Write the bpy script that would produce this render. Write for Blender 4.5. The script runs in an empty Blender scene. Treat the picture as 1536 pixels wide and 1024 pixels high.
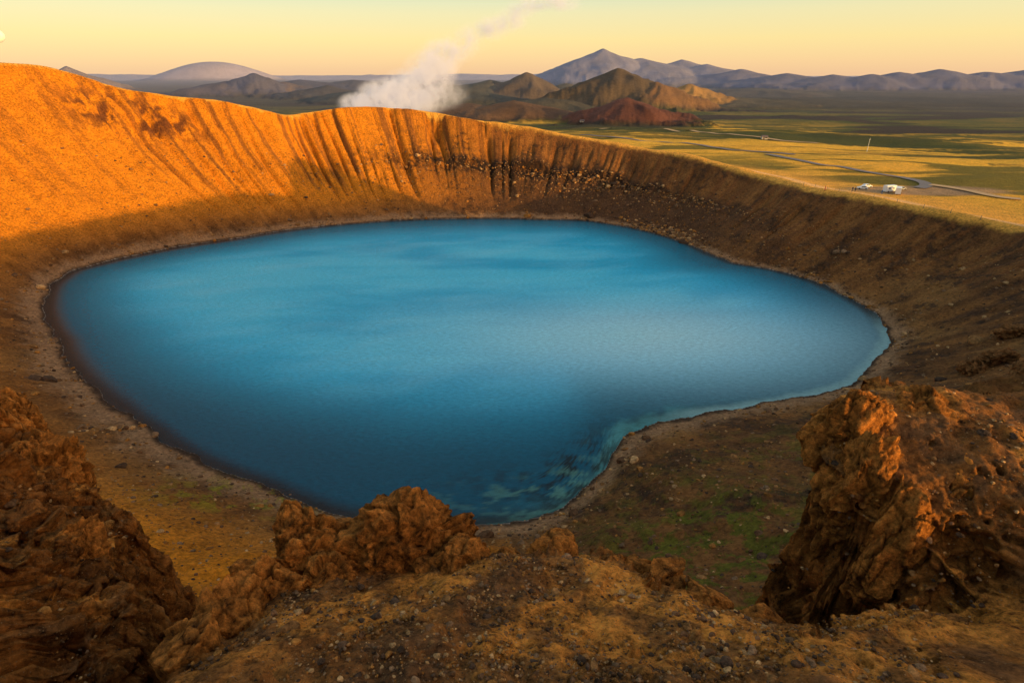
import bpy, bmesh, math, random
import numpy as np
from mathutils import Vector, Matrix
random.seed(7); rng=np.random.default_rng(11)
scene=bpy.context.scene; col=scene.collection
PITCH=math.radians(25); SP,CP=math.sin(PITCH),math.cos(PITCH); FL=853.0; CH=60.0
# ---------------------------------------------------------------- noise
def _h(ix,iy,iz,seed):
    n=ix.astype(np.uint32)*np.uint32(374761393)+iy.astype(np.uint32)*np.uint32(668265263)+iz.astype(np.uint32)*np.uint32(2246822519)+np.uint32((seed*2654435761)&0xffffffff)
    n=(n^(n>>np.uint32(13)))*np.uint32(1274126177)
    n=n^(n>>np.uint32(16))
    return (n&np.uint32(0xffffff)).astype(np.float32)/16777215.0*2-1
def noise2(x,y,seed=0):
    fx=np.floor(x); fy=np.floor(y); ix=fx.astype(np.int64); iy=fy.astype(np.int64)
    u=(x-fx).astype(np.float32); v=(y-fy).astype(np.float32); u=u*u*(3-2*u); v=v*v*(3-2*v); z=np.zeros_like(ix)
    a=_h(ix,iy,z,seed); b=_h(ix+1,iy,z,seed); c=_h(ix,iy+1,z,seed); d=_h(ix+1,iy+1,z,seed)
    return (a+(b-a)*u)*(1-v)+(c+(d-c)*u)*v
def noise3(x,y,z,seed=0):
    fx=np.floor(x); fy=np.floor(y); fz=np.floor(z); ix=fx.astype(np.int64); iy=fy.astype(np.int64); iz=fz.astype(np.int64)
    u=x-fx; v=y-fy; w=z-fz; u=u*u*(3-2*u); v=v*v*(3-2*v); w=w*w*(3-2*w)
    def pl(k):
        a=_h(ix,iy,iz+k,seed); b=_h(ix+1,iy,iz+k,seed); c=_h(ix,iy+1,iz+k,seed); d=_h(ix+1,iy+1,iz+k,seed)
        return (a+(b-a)*u)*(1-v)+(c+(d-c)*u)*v
    return pl(0)*(1-w)+pl(1)*w
def fbm2(x,y,octv=4,seed=0,gain=0.5):
    s=0;a=1;t=0
    for o in range(octv):
        s=s+a*noise2(x,y,seed+o); t+=a; a*=gain
        x,y=(x*1.6-y*1.2)+3.1,(x*1.2+y*1.6)+7.7
    return s/t
def streaks(x,y,octv=4,seed=0,gain=0.55):
    s=0;a=1;t=0
    for o in range(octv):
        s=s+a*noise2(x,y,seed+o); t+=a; a*=gain
        x,y=x*2.07+3.1,y*1.7+7.7
    return s/t
def fbm3(x,y,z,octv=4,seed=0,gain=0.5):
    s=0;a=1;t=0
    for o in range(octv):
        n=noise3(x,y,z,seed+o)
        s=s+a*n; t+=a; a*=gain
        x,y,z=(x*1.6-y*1.2)+3.1,(x*1.2+y*1.6)+7.7,z*2.03+1.3
    return s/t
def worley3(x,y,z,seed=0):
    x=np.asarray(x,np.float32); y=np.asarray(y,np.float32); z=np.asarray(z,np.float32)
    fx=np.floor(x).astype(np.int64); fy=np.floor(y).astype(np.int64); fz=np.floor(z).astype(np.int64)
    F1=np.full(x.shape,9.,np.float32); F2=F1.copy(); idr=np.zeros(x.shape,np.float32)
    gx=np.zeros(x.shape,np.float32); gy=gx.copy(); gz=gx.copy()
    for i in (-1,0,1):
        for j in (-1,0,1):
            for k in (-1,0,1):
                a,b,c=fx+i,fy+j,fz+k; h=_h(a,b,c,seed); 
                px=a+.5+.45*h; py=b+.5+.45*_h(a,b,c,seed+1); pz=c+.5+.45*_h(a,b,c,seed+2)
                ex,ey,ez=(x-px),(y-py),(z-pz); d=np.sqrt(ex**2+ey**2+ez**2).astype(np.float32)
                n=d<F1; F2=np.where(n,F1,np.minimum(F2,d)); idr=np.where(n,h,idr); F1=np.where(n,d,F1)
                gx=np.where(n,ex,gx); gy=np.where(n,ey,gy); gz=np.where(n,ez,gz)
    til=gx*np.sin(idr*37)+gy*np.cos(idr*53)+gz*np.sin(idr*91)
    return F1,F2,idr,til
def fracture(x,y,z,f,seed):
    wx=x+.18*noise3(x*2,y*2,z*2,seed+50)/f+.05*noise3(x*7,y*7,z*7,seed+52)/f; wy=y+.18*noise3(x*2+9,y*2,z*2,seed+51)/f
    a1,a2,ar,at_=worley3(wx*f,wy*f,z*f*.6,seed); b1,b2,br,bt_=worley3(wx*f*2.6+5,wy*f*2.6,z*f*1.8,seed+10)
    c1=np.clip((a2-a1)/.06,0,1); c2=np.clip((b2-b1)/.07,0,1)
    dsp=.55*ar+.85*at_+.50*(c1-1)+.20*br+.42*bt_+.20*(c2-1)
    return dsp,np.clip(.6*c1+.4*c2,0,1)
def sst(a,b,x):
    t=np.clip((x-a)/(b-a),0,1); return t*t*(3-2*t)
def smax(a,b,k):
    h=np.clip(.5+.5*(a-b)/k,0,1); return b+(a-b)*h+k*h*(1-h)
# ---------------------------------------------------------------- survey of the place (sight lines from the viewpoint)
def ray(u,v):
    a=(u-768)/FL; b=(512-v)/FL
    return np.array([a, CP+b*SP, -SP+b*CP])
def U(u,v,t):
    return np.array([0,0,CH])+ray(u,v)*t
def lakept(u,v):
    d=ray(u,v); return U(u,v,-CH/d[2])
CX,CY=0.0,165.0
shore_px=[(70,450),(80,425),(110,405),(180,388),(260,372),(340,360),(420,347),(500,338),(600,331),(700,328),(800,329),(880,331),(950,342),(1010,358),(1060,380),(1100,395),(1160,405),(1220,422),(1270,445),(1310,470),(1330,497),(1332,515),(1310,545),(1280,575),(1220,592),(1150,605),(1060,618),(980,632),(940,648),(922,670),(910,700),(880,735),(840,765),(790,782),(720,787),(640,785),(560,780),(510,775),(460,757),(400,730),(330,705),(280,680),(230,645),(180,610),(140,580),(110,550),(90,510),(72,480)]
sp=np.array([lakept(*p)[:2] for p in shore_px])
rim=[U(0,92,215),U(60,97,226),U(120,113,238),U(200,135,248),U(260,143,256),U(330,150,264),U(400,165,272),U(430,172,282),U(470,165,292),U(540,159,300),U(620,163,305),U(700,176,305),U(780,187,305),U(850,201,298),U(950,217,285),U(1050,234,262),U(1150,263,235),U(1210,278,215),U(1300,292,195),U(1400,311,175),U(1536,340,155)]
rim+= [np.array(p,float) for p in [(152,122,46),(145,85,56),(108,40,53),(60,8,48),(20,-1,50),(0,-2,54),(-30,1,53),(-70,6,53),(-120,24,50),(-170,66,50),(-208,130,57),(-214,190,64)]]  # unseen rim; right-side heights shaped to set the shadow line on the wall
rim=np.array(rim)
TG=np.linspace(-math.pi,math.pi,1441)
def periodic(pts,vals,smooth):
    a=np.arctan2(pts[:,1]-CY,pts[:,0]-CX); o=np.argsort(a); a=a[o]; w=vals[o]
    f=np.interp(TG,a,w,period=2*math.pi)
    if smooth>1:
        k=np.hanning(smooth+2)[1:-1]; k/=k.sum(); n=len(TG)-1
        g=np.concatenate([f[:-1]]*3); g=np.convolve(g,k,'same')[n:2*n]; f=np.append(g,g[0])
    return f
RS=periodic(sp,np.hypot(sp[:,0]-CX,sp[:,1]-CY),13)
RR=periodic(rim,np.hypot(rim[:,0]-CX,rim[:,1]-CY),25)
RH=periodic(rim,rim[:,2],17)
P1=[(-3.4,-6),(-3.7,3.0),(-3.2,4.2),(-3.3,5.6),(-3.7,6.6),(-2.8,7.0),(-1.5,7.0),(0,6.6),(1.8,6.3),(2.6,5.0),(3.3,4.6),(4.6,4.9),(9,5.5),(24,6),(24,-6)]
P2=[(-4.6,-6),(-4.75,3.2),(-5.6,5.2),(-6.9,7.5),(-9.7,10.3),(-12.6,11.8),(-20,15),(-28,15),(-28,-6)]
P3=[(4.8,6.1),(4.7,7.1),(5.4,8.0),(6.3,8.3),(8.1,8.1),(14,8.6),(24,9),(24,2.0),(8,2.4),(6.9,3.4),(6.2,4.4),(5.4,5.4)]
def sdpoly(x,y,P):
    d=np.full(x.shape,1e9); ins=np.zeros(x.shape,bool); n=len(P)
    for i in range(n):
        ax,ay=P[i]; bx,by=P[(i+1)%n]; ex,ey=bx-ax,by-ay; wx,wy=x-ax,y-ay
        t=np.clip((wx*ex+wy*ey)/(ex*ex+ey*ey),0,1)
        d=np.minimum(d,(wx-ex*t)**2+(wy-ey*t)**2)
        c=((ay>y)!=(by>y)); 
        xx=(bx-ax)*(y-ay)/((by-ay) if by!=ay else 1e-9)+ax
        ins^=c&(x<xx)
    d=np.sqrt(d); return np.where(ins,-d,d)
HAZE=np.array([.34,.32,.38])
BR=(.075,.075,.12)
hills=[
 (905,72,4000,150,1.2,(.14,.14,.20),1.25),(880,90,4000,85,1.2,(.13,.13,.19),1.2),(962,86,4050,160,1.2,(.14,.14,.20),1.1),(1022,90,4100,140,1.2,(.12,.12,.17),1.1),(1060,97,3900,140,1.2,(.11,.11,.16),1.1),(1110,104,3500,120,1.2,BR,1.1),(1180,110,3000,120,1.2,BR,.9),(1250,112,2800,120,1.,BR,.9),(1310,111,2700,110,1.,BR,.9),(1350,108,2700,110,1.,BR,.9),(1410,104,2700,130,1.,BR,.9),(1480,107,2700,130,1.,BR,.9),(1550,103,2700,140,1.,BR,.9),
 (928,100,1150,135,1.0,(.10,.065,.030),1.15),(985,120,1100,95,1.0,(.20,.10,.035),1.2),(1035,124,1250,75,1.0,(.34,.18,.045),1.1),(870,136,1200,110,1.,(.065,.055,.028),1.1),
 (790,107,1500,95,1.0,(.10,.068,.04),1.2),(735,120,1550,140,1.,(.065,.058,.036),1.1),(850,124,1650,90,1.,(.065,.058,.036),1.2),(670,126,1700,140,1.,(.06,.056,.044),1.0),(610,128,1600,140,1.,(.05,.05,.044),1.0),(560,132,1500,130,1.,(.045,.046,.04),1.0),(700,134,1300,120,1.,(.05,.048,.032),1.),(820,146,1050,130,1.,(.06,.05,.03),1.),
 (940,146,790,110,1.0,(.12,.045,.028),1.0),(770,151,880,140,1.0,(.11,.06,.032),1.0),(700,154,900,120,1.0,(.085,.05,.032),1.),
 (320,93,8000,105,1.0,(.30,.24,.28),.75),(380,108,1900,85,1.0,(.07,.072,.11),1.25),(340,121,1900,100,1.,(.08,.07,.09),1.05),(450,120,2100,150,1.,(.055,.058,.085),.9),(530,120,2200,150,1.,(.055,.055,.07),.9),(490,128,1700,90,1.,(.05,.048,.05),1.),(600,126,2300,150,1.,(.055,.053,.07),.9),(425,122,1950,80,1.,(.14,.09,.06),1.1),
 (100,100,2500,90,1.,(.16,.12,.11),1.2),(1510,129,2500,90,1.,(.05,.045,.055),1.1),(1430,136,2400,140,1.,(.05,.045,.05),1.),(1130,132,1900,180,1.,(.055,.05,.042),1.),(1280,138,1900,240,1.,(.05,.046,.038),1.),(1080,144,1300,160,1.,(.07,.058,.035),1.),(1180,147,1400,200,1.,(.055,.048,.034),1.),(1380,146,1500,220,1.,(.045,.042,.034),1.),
]
HL=[]
for (u,v,t,w,df,c,p) in hills:
    q=U(u,v,t); HL.append((q[0],q[1],q[2],w*t/FL,df,np.array(c),p))
def height(x,y,want=False):
    x=np.asarray(x,float); y=np.asarray(y,float)
    dx=x-CX; dy=y-CY; r=np.hypot(dx,dy); ph=np.arctan2(dy,dx)
    rs=np.interp(ph,TG,RS); R=np.interp(ph,TG,RR); h=np.interp(ph,TG,RH)
    rs=rs+fbm2(x/9,y/9,3,5)*1.3*sst(20,120,np.hypot(x,y))+.6*fbm2(x/2.2,y/2.2,2,9)
    camd=np.hypot(x,y); far=sst(30,110,camd)
    s=(r-rs)/(R-rs); q=np.clip((s-.05)/.95,0,1.25)
    P=.025*np.clip(s/.05,0,1)+.975*q*(.72+.28*q**3)
    wall=h*P
    ang=ph*180/math.pi; arc=ph*150
    fa=np.interp(ang%360,[0,20,55,75,95,108,120,135,147,158,170,200,240,300,360],[.6,.6,.7,1.0,1.8,1.9,1.8,1.6,1.2,.5,.35,.35,.3,.35,.6])
    wrp=arc+3.0*noise2(arc/21,s*1.2,31)+1.8*(1-s)*noise2(arc/8,s*2.0,32)+.5*noise2(arc/3,s*4,33)
    g1=np.abs(noise2(wrp/4.6,s*.5,21)); g2=np.abs(noise2(wrp/11.0,s*.4,22)); g3=np.abs(noise2(wrp/2.2,s*1.2,23))
    vary=.35+1.1*sst(-.4,.5,noise2(arc/17,s*.9,24))
    lo_=np.interp(ang%360,[0,95,120,150,360],[.15,.15,.02,.0,.15])
    bs=sst(lo_,lo_+.5,s)*(1-sst(.97,1.03,s))
    gul=(1.5*np.exp(-g1/.15)+.7*np.exp(-g3/.2))*vary+2.4*np.exp(-g2/.13)*(.6+.8*sst(-.3,.3,noise2(arc/29,s*0,26)))
    rdamp=1-sst(.82,.95,s)*(ang<95)*(ang>-20)
    wall=wall+far*bs*fa*(1.1*g2+.7-gul)*rdamp
    wall=wall+far*sst(.1,.6,s)*(1-sst(.9,1.05,s))*2.0*noise2(arc/34,s*.8,25)*np.clip(fa+.3,0,1)
    lg=np.exp(-((ang-84)/26)**2); ls=.60+.03*noise2(arc/14,s*0,41)
    wall=wall+far*lg*2.8*(sst(ls-.025,ls+.01,s)-sst(ls,ls+.22,s))*(.5+.7*sst(-.3,.4,noise2(arc/7,s*0,43)))
    ul=np.exp(-((ang-149)/7)**2)*np.exp(-((s-.86)/.10)**2)
    wall=wall+ul*(1.5+2.0*(1-2*np.abs(noise2(x/5,y/5,47)))+1.2*fbm2(x/2,y/2,3,48))
    wall=wall+far*(fbm2(x/7,y/7,4,51)*.55+fbm2(x/1.9,y/1.9,3,55)*.30)*sst(.02,.2,s)*(.25+.75*rdamp)
    nearw=(1-far)*sst(.02,.2,s)
    wall=wall+nearw*(fbm2(x/6,y/6,5,61)*1.5+.16*fbm2(x/.9,y/.9,3,66))
    wall=wall+3.6*np.exp(-(((x-72)/12)**2+((y-75)/7)**2))*(.6+.8*(1-2*np.abs(noise2(x/4,y/4,67))))
    h2=h+.8*fbm2(arc/13,s*0,3,71)*far
    D=r
    pl=20*(1-sst(140,760,D))+fbm2(x/150,y/150,3,81)*5*sst(180,500,D)+fbm2(x/45,y/30,3,83)*1.9*sst(150,230,D)+fbm2(x/25,y/25,3,85)*.3
    out=smax(h2-.30*(r-R),pl,4.0)
    out=np.maximum(out,70*np.exp(-(((x-196)/36)**2+((y-98)/36)**2))*sst(.97,1.1,s))  # unseen hill added right of frame to cast shadow on the crater wall
    kk_=np.interp(ang%360,[0,70,95,300,360],[7.,6.5,2.2,2.2,7.])
    zc=-smax(-wall,-out,kk_)
    z=np.where(s<0,-np.minimum((rs-r)*.22,9)-.02,np.where(s<.5,wall,np.where(s>1.24,out,zc)))
    hc=np.zeros(x.shape+(3,)); hw=np.zeros(x.shape)
    m=np.where(camd>500)[0]
    if len(m):
        xm,ym=x[m],y[m]; zb=z[m].copy(); cc=np.zeros((len(m),3)); ww=np.zeros(len(m))
        for i,(hx,hy,hz,w,df,c,p) in enumerate(HL):
            ex=(xm-hx); ey=(ym-hy); k=np.where(np.hypot(ex,ey)<w*1.7)[0]
            if not len(k): continue
            ex=ex[k]; ey=ey[k]; aa=np.arctan2(ey,ex)
            d0=np.hypot(ex/w,ey/(w*df)); ra=.30 if i<13 else .5
            er=fbm2(xm[k]/(w*.42),ym[k]/(w*.42),6,100+i,.58)
            rd=1-2*np.abs(noise2(aa*2.4+d0*1.3,d0*1.2,140+i)); rd2=noise2(aa*5+d0*2,d0*2,160+i)
            d=d0*(1+ra*er*sst(.02,.35,d0))-(.06*rd+.04*rd2)*sst(.03,.4,d0)*ra*2
            hh=hz*np.clip(1-d,0,1)**p*(1+.08*er)
            if p==.75: hh=hz*np.clip(1-d0*d0*(1+.15*er),0,1)**1.5
            g=hh>zb[k]; kk=k[g]; 
            wgt=np.clip((hh[g]-zb[kk])/(.12*abs(hz)+2),0,1)[:,None]
            cc[kk]=cc[kk]*(1-wgt)+c*wgt*(1+.45*er[g][:,None]); ww[kk]=np.maximum(ww[kk],wgt[:,0]); zb[kk]=hh[g]
        cd=camd[m]; az=np.arctan2(xm,ym)
        rg=sst(10000,15000,cd)*(78-40*sst(.1,.5,az)+12*np.sin(az*5+1)+50*fbm2(az*7,cd/9000,4,170)+22*fbm2(az*40,cd/3000,3,175))
        g=(rg>zb)&(cd>10200); cc[g]=np.array([.36,.29,.32]); ww[g]=1; zb=np.where(g,rg,zb)
        z[m]=zb; hc[m]=cc; hw[m]=ww
    zf=np.full(x.shape,-99.); 
    m=np.where((camd<34))[0]
    if len(m):
        xm,ym=x[m],y[m]
        wob=.45*fbm2(xm*.9,ym*.9,4,201)
        s1=sdpoly(xm,ym,P1)+.8*wob; s2=sdpoly(xm,ym,P2)+wob*1.8; s3=sdpoly(xm,ym,P3)+.5*wob
        lump=fbm2(xm*.7,ym*.7,4,211)
        ld=fbm2(xm*1.6,ym*1.6,3,214)
        z1=57-.55*np.clip(ym,0,9)-.3*np.clip(-ym,0,20)+.24*lump+.09*ld+.05*fbm2(xm*5,ym*5,3,215)+.22*np.exp(-((xm-1.2)**2+(ym-5.9)**2)/.5)+.12*np.exp(-((xm+.4)**2+(ym-5.4)**2)/.8)
        z1=z1-.3*np.clip(xm-8.5,0,20)
        z1=z1-4.2*np.maximum(s1,0)-.22*sst(-.7,0,s1)
        z2=np.minimum(54.0-.573*xm-.776*ym,56.4)+.9*fbm2(xm*.55,ym*.55,5,221,.6)+.14*fbm2(xm*3.5,ym*3.5,3,225)
        rl=1-2*np.abs(noise2(xm*.8,ym*.8,228)); z2=z2+.4*rl
        z2=z2-4.0*np.maximum(s2,0)
        K=.7+13*np.clip(np.maximum(sst(5.9,5.1,xm)*sst(5.2,6.0,ym),sst(7.4,8.0,ym)),0,1)
        e=(xm-5.2)*.5+(ym-4.75)*.86
        top=55.5-.3*np.clip(xm-9,0,20)+.22*fbm2(xm*.9,ym*.9,4,231)
        z3=-smax(-top,-(54.15+.66*e+.14*fbm2(xm*1.7,ym*1.7,3,233)),.5)+.07*fbm2(xm*4,ym*4,3,235)-K*np.maximum(s3,0)-.25*sst(-.5,0,s3)
        zf_=smax(smax(z1,z2,.15),z3,.35)
        zf[m]=zf_; z[m]=smax(z[m],zf_,.5)
    if want:
        return z,dict(s=s,r=r,ph=ph,ang=ang,camd=camd,hc=hc,hw=hw,D=D,rs=rs,fore=zf>z-1.2,ul=ul)
    return z
def hit(u,v,t0=3,t1=6000,n=2500):
    d=ray(u,v); ts=np.geomspace(t0,t1,n); x=d[0]*ts; y=d[1]*ts; z=CH+d[2]*ts
    hh=height(x,y); k=np.where(z<hh)[0]
    k=k[0] if len(k) else n-1
    return np.array([x[k],y[k],hh[k]])
# ---------------------------------------------------------------- materials helpers
def newmat(name):
    m=bpy.data.materials.new(name); m.use_nodes=True; nt=m.node_tree; b=nt.nodes['Principled BSDF']; return m,nt,b
def N(nt,t,**k):
    n=nt.nodes.new(t)
    for a,v in k.items(): setattr(n,a,v)
    return n
def noise_node(nt,vec,scale,detail=6,rough=.6):
    n=N(nt,'ShaderNodeTexNoise'); n.inputs['Scale'].default_value=scale; n.inputs['Detail'].default_value=detail; n.inputs['Roughness'].default_value=rough
    nt.links.new(vec,n.inputs['Vector']); return n
def mathn(nt,op,a,b=None):
    n=N(nt,'ShaderNodeMath',operation=op)
    for i,v in enumerate((a,b)):
        if v is None: continue
        if isinstance(v,(int,float)): n.inputs[i].default_value=v
        else: nt.links.new(v,n.inputs[i])
    return n.outputs[0]
def stones_layer(nt,pos,scale,thresh,amount):
    vo=N(nt,'ShaderNodeTexVoronoi'); vo.inputs['Scale'].default_value=scale; nt.links.new(pos,vo.inputs['Vector'])
    sp_=N(nt,'ShaderNodeMapRange'); sp_.inputs['From Min'].default_value=.14; sp_.inputs['From Max'].default_value=.30; sp_.inputs['To Min'].default_value=1; sp_.inputs['To Max'].default_value=0
    nt.links.new(vo.outputs['Distance'],sp_.inputs['Value'])
    sel=N(nt,'ShaderNodeSeparateColor'); nt.links.new(vo.outputs['Color'],sel.inputs[0])
    on=mathn(nt,'GREATER_THAN',sel.outputs[0],thresh)
    return mathn(nt,'MULTIPLY',mathn(nt,'MULTIPLY',sp_.outputs[0],on),amount),sel.outputs[1]
def earth_material(name,bump=1.0,speck=.8):
    m,nt,b=newmat(name); b.inputs['Roughness'].default_value=.93; b.inputs['Specular IOR Level'].default_value=.12
    geo=N(nt,'ShaderNodeNewGeometry'); pos=geo.outputs['Position']
    at=N(nt,'ShaderNodeAttribute',attribute_name='Col'); c=at.outputs['Color']
    an=N(nt,'ShaderNodeAttribute',attribute_name='near'); near=an.outputs['Fac']
    n1=noise_node(nt,pos,10,9,.75); n2=noise_node(nt,pos,1.6,8,.68); n3=noise_node(nt,pos,.25,10,.74)
    far=mathn(nt,'SUBTRACT',1.0,near)
    a=mathn(nt,'MULTIPLY',mathn(nt,'SUBTRACT',n1.outputs['Fac'],.5),5.0)
    a=mathn(nt,'MULTIPLY',a,near)
    a2=mathn(nt,'MULTIPLY',mathn(nt,'SUBTRACT',n2.outputs['Fac'],.5),3.0)
    a3=mathn(nt,'MULTIPLY',mathn(nt,'SUBTRACT',n3.outputs['Fac'],.5),1.4); a3=mathn(nt,'MULTIPLY',a3,far)
    tot=mathn(nt,'ADD',mathn(nt,'ADD',a,a2),a3); val=mathn(nt,'MAXIMUM',mathn(nt,'ADD',tot,1.06),.14)
    mul=N(nt,'ShaderNodeVectorMath',operation='SCALE'); nt.links.new(c,mul.inputs[0]); nt.links.new(val,mul.inputs['Scale'])
    fac,sc1=stones_layer(nt,pos,30,.58,mathn(nt,'MULTIPLY',near,speck))
    fac2,sc2=stones_layer(nt,pos,1.8,.58,mathn(nt,'MULTIPLY',far,.85))
    stc=N(nt,'ShaderNodeMixRGB'); nt.links.new(sc1,stc.inputs[0]); stc.inputs[1].default_value=(.06,.034,.02,1); stc.inputs[2].default_value=(.64,.37,.16,1)
    mx=N(nt,'ShaderNodeMixRGB'); nt.links.new(fac,mx.inputs[0]); nt.links.new(mul.outputs[0],mx.inputs[1]); nt.links.new(stc.outputs[0],mx.inputs[2])
    v2=N(nt,'ShaderNodeVectorMath',operation='SCALE'); nt.links.new(c,v2.inputs[0]); nt.links.new(mathn(nt,'ADD',mathn(nt,'MULTIPLY',sc2,1.9),.1),v2.inputs['Scale'])
    mx2=N(nt,'ShaderNodeMixRGB'); nt.links.new(fac2,mx2.inputs[0]); nt.links.new(mx.outputs[0],mx2.inputs[1]); nt.links.new(v2.outputs[0],mx2.inputs[2])
    nt.links.new(mx2.outputs[0],b.inputs['Base Color'])
    hgt=mathn(nt,'ADD',mathn(nt,'MULTIPLY',n1.outputs['Fac'],.22*bump),mathn(nt,'MULTIPLY',fac,.03))
    bp=N(nt,'ShaderNodeBump'); bp.inputs['Distance'].default_value=1.0; nt.links.new(hgt,bp.inputs['Height']); nt.links.new(mathn(nt,'MULTIPLY',near,1.0),bp.inputs['Strength'])
    bp2=N(nt,'ShaderNodeBump'); bp2.inputs['Distance'].default_value=1.0; nt.links.new(mathn(nt,'ADD',mathn(nt,'MULTIPLY',n2.outputs['Fac'],1.3),mathn(nt,'MULTIPLY',n3.outputs['Fac'],2.4)),bp2.inputs['Height'])
    nt.links.new(mathn(nt,'MULTIPLY',far,1.0),bp2.inputs['Strength']); nt.links.new(bp.outputs[0],bp2.inputs['Normal'])
    nt.links.new(bp2.outputs[0],b.inputs['Normal'])
    return m
def mesh_from(name,verts,faces,smooth=True,mat=None):
    me=bpy.data.meshes.new(name); verts=np.asarray(verts,np.float32); faces=np.asarray(faces,np.int32); k=faces.shape[1]
    me.vertices.add(len(verts)); me.vertices.foreach_set('co',verts.ravel())
    me.loops.add(faces.size); me.loops.foreach_set('vertex_index',faces.ravel())
    me.polygons.add(len(faces)); me.polygons.foreach_set('loop_start',np.arange(0,faces.size,k,dtype=np.int32)); me.polygons.foreach_set('loop_total',np.full(len(faces),k,np.int32))
    me.polygons.foreach_set('use_smooth',np.full(len(faces),smooth,bool))
    me.update(calc_edges=True); me.validate()
    ob=bpy.data.objects.new(name,me); col.objects.link(ob)
    if mat: me.materials.append(mat)
    return ob
def setcol(ob,cols,near=None):
    a=ob.data.color_attributes.new('Col','FLOAT_COLOR','POINT'); c=np.ones((len(ob.data.vertices),4),np.float32); c[:,:3]=cols; a.data.foreach_set('color',c.ravel())
    if near is not None:
        b=ob.data.attributes.new('near','FLOAT','POINT'); b.data.foreach_set('value',near.astype(np.float32))
# ---------------------------------------------------------------- TERRAIN
fine=np.radians(np.arange(-49,49.01,.1)); cl=np.radians(np.arange(-180,-49.5,2.0)); cr=np.radians(np.arange(51,179.5,2.0))
th=np.concatenate([cl,fine,cr]); nt_=len(th)
L_=math.log
rr=np.concatenate([[.03,.4,.8],np.exp(np.arange(L_(1.2),L_(3.5),.008)),np.exp(np.arange(L_(3.5),L_(9.5),.0018)),np.exp(np.arange(L_(9.5),L_(17),.003)),np.exp(np.arange(L_(17),L_(60),.0065)),np.arange(60,400,.65),np.exp(np.arange(L_(400),L_(42000),.0100))]); nr=len(rr)
RG,TH=np.meshgrid(rr,th,indexing='ij'); X=(RG*np.sin(TH)).ravel(); Y=(RG*np.cos(TH)).ravel()
Z,I=height(X,Y,True)
G=np.stack([X,Y,Z],1).reshape(nr,nt_,3)
def gnorm(G):
    a=np.gradient(G,axis=0); b=np.gradient(G,axis=1); n=np.cross(b,a); n/=np.linalg.norm(n,axis=2,keepdims=True)+1e-12
    n[n[...,2]<0]*=-1; return n
NR=gnorm(G)
nf=NR.reshape(-1,3); slope=1-nf[:,2]
g=G.reshape(-1,3)
rockfull=np.zeros(len(g)); crev=np.ones(len(g))
m=np.where((I['camd']<45)&(I['camd']>1.5))[0]
lo=np.where((X[m]>-4.2)&(Y[m]<9),.23,.13)
rock=sst(0,1,np.clip((slope[m]-lo)/.20,0,1))*(1-sst(30,45,I['camd'][m]))
rockfull[m]=rock
x,y,z=g[m,0],g[m,1],g[m,2]
dsp=(1-rock)*(.026*fbm3(x*11,y*11,z*11,3,313)+.05*fbm3(x*3.4,y*3.4,z*3.4,2,317))
k=rock>.02
fr_,cr_=fracture(x[k],y[k],z[k],1.25,330); fn_=fbm3(x[k]*7,y[k]*7,z[k]*7,4,340,.62)
bias=np.where(x[k]>3.2,-.18,0)
dsp[k]+=rock[k]*(.27*fr_+.13*fn_+.14*fbm3(x[k]*.8,y[k]*.8,z[k]*.8,3,345)+bias)
g[m]+=nf[m]*dsp[:,None]
crev[m[k]]=np.clip(cr_*.75+.25+.6*fn_,0,1.3)
i0=(np.arange(nr-1)[:,None]*nt_+np.arange(nt_)[None,:]); j=(np.arange(nt_)+1)%nt_; i1=(np.arange(nr-1)[:,None]*nt_+j[None,:])
F=np.stack([i0,i1,i1+nt_,i0+nt_],2).reshape(-1,4)[:,::-1]
soil=earth_material('volcanic_soil')
ter=mesh_from('ground',g,F,True,soil)
def mix(a,b,t): t=np.clip(t,0,1)[:,None]; return a*(1-t)+b*t
C=lambda *v: np.array(v,float)[None,:]
s=I['s']; ang=I['ang']; D=I['D']; camd=I['camd']
big=fbm2(X/30,Y/30,4,401)*.5+.5; med=fbm2(X/6,Y/6,4,405)*.5+.5; fin=fbm2(X/1.3,Y/1.3,3,409)*.5+.5
a360=np.where(ang<-90,180,ang)
left=sst(95,150,a360); calm=1-.85*sst(95,125,a360)
ds=streaks(ang*1.3+.8*noise2(X/12,Y/12,7)+.4*fbm2(X/2.5,Y/2.5,2,8),s*1.3,4,471,.45)*.5+.5
cc=mix(C(.29,.122,.033)+0*X[:,None],C(.12,.053,.019),sst(.40,.62,ds)*.5+.5*sst(.4,.62,med))  # slope base tones, darkened in the colour for the shaded sides
cc=mix(cc,C(.38,.18,.052),.5*sst(.5,.7,fbm2(X/14,Y/14,4,407)*.5+.5)*(camd<200))
cc=mix(cc,C(.76,.255,.014),np.clip(left+.6*sst(75,110,ang),0,1)*sst(.05,.35,s)*(.85+.3*big))  # sunlit orange put into the colour of the left and far wall
strk=streaks(ang*2.0+.5*fbm2(X/9,Y/9,2,3),s*1.3,4,411)*.5+.5
cc=mix(cc,C(.22,.08,.022),.75*sst(.52,.66,strk)*sst(.2,.55,s)*(1-.6*sst(146,156,a360)))
cc=mix(cc,C(.070,.037,.020),.8*sst(.54,.66,fin)*sst(.46,.6,med)*(s<1)*calm)
cc=mix(cc,C(.16,.055,.02),.95*np.clip(I['ul']*1.6,0,1)*sst(.44,.56,fbm2(X/3,Y/3,5,413,.65)*.5+.5))
shade_band=np.exp(-(((ang-66)/41)**4))*(1-sst(.52,.72,s+.10*(fbm2(ang/4,s*3,3,415))))*(s>.03)
cc=mix(cc,C(.095,.046,.022)*(.7+.6*ds[:,None]),.82*shade_band)  # lower far wall: cast shadow painted into the colour, over dark rock
lg=np.exp(-((ang-84)/32)**2)*np.exp(-((s-.585-.03*noise2(ang/3,ang*0,5))/.065)**2)
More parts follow.
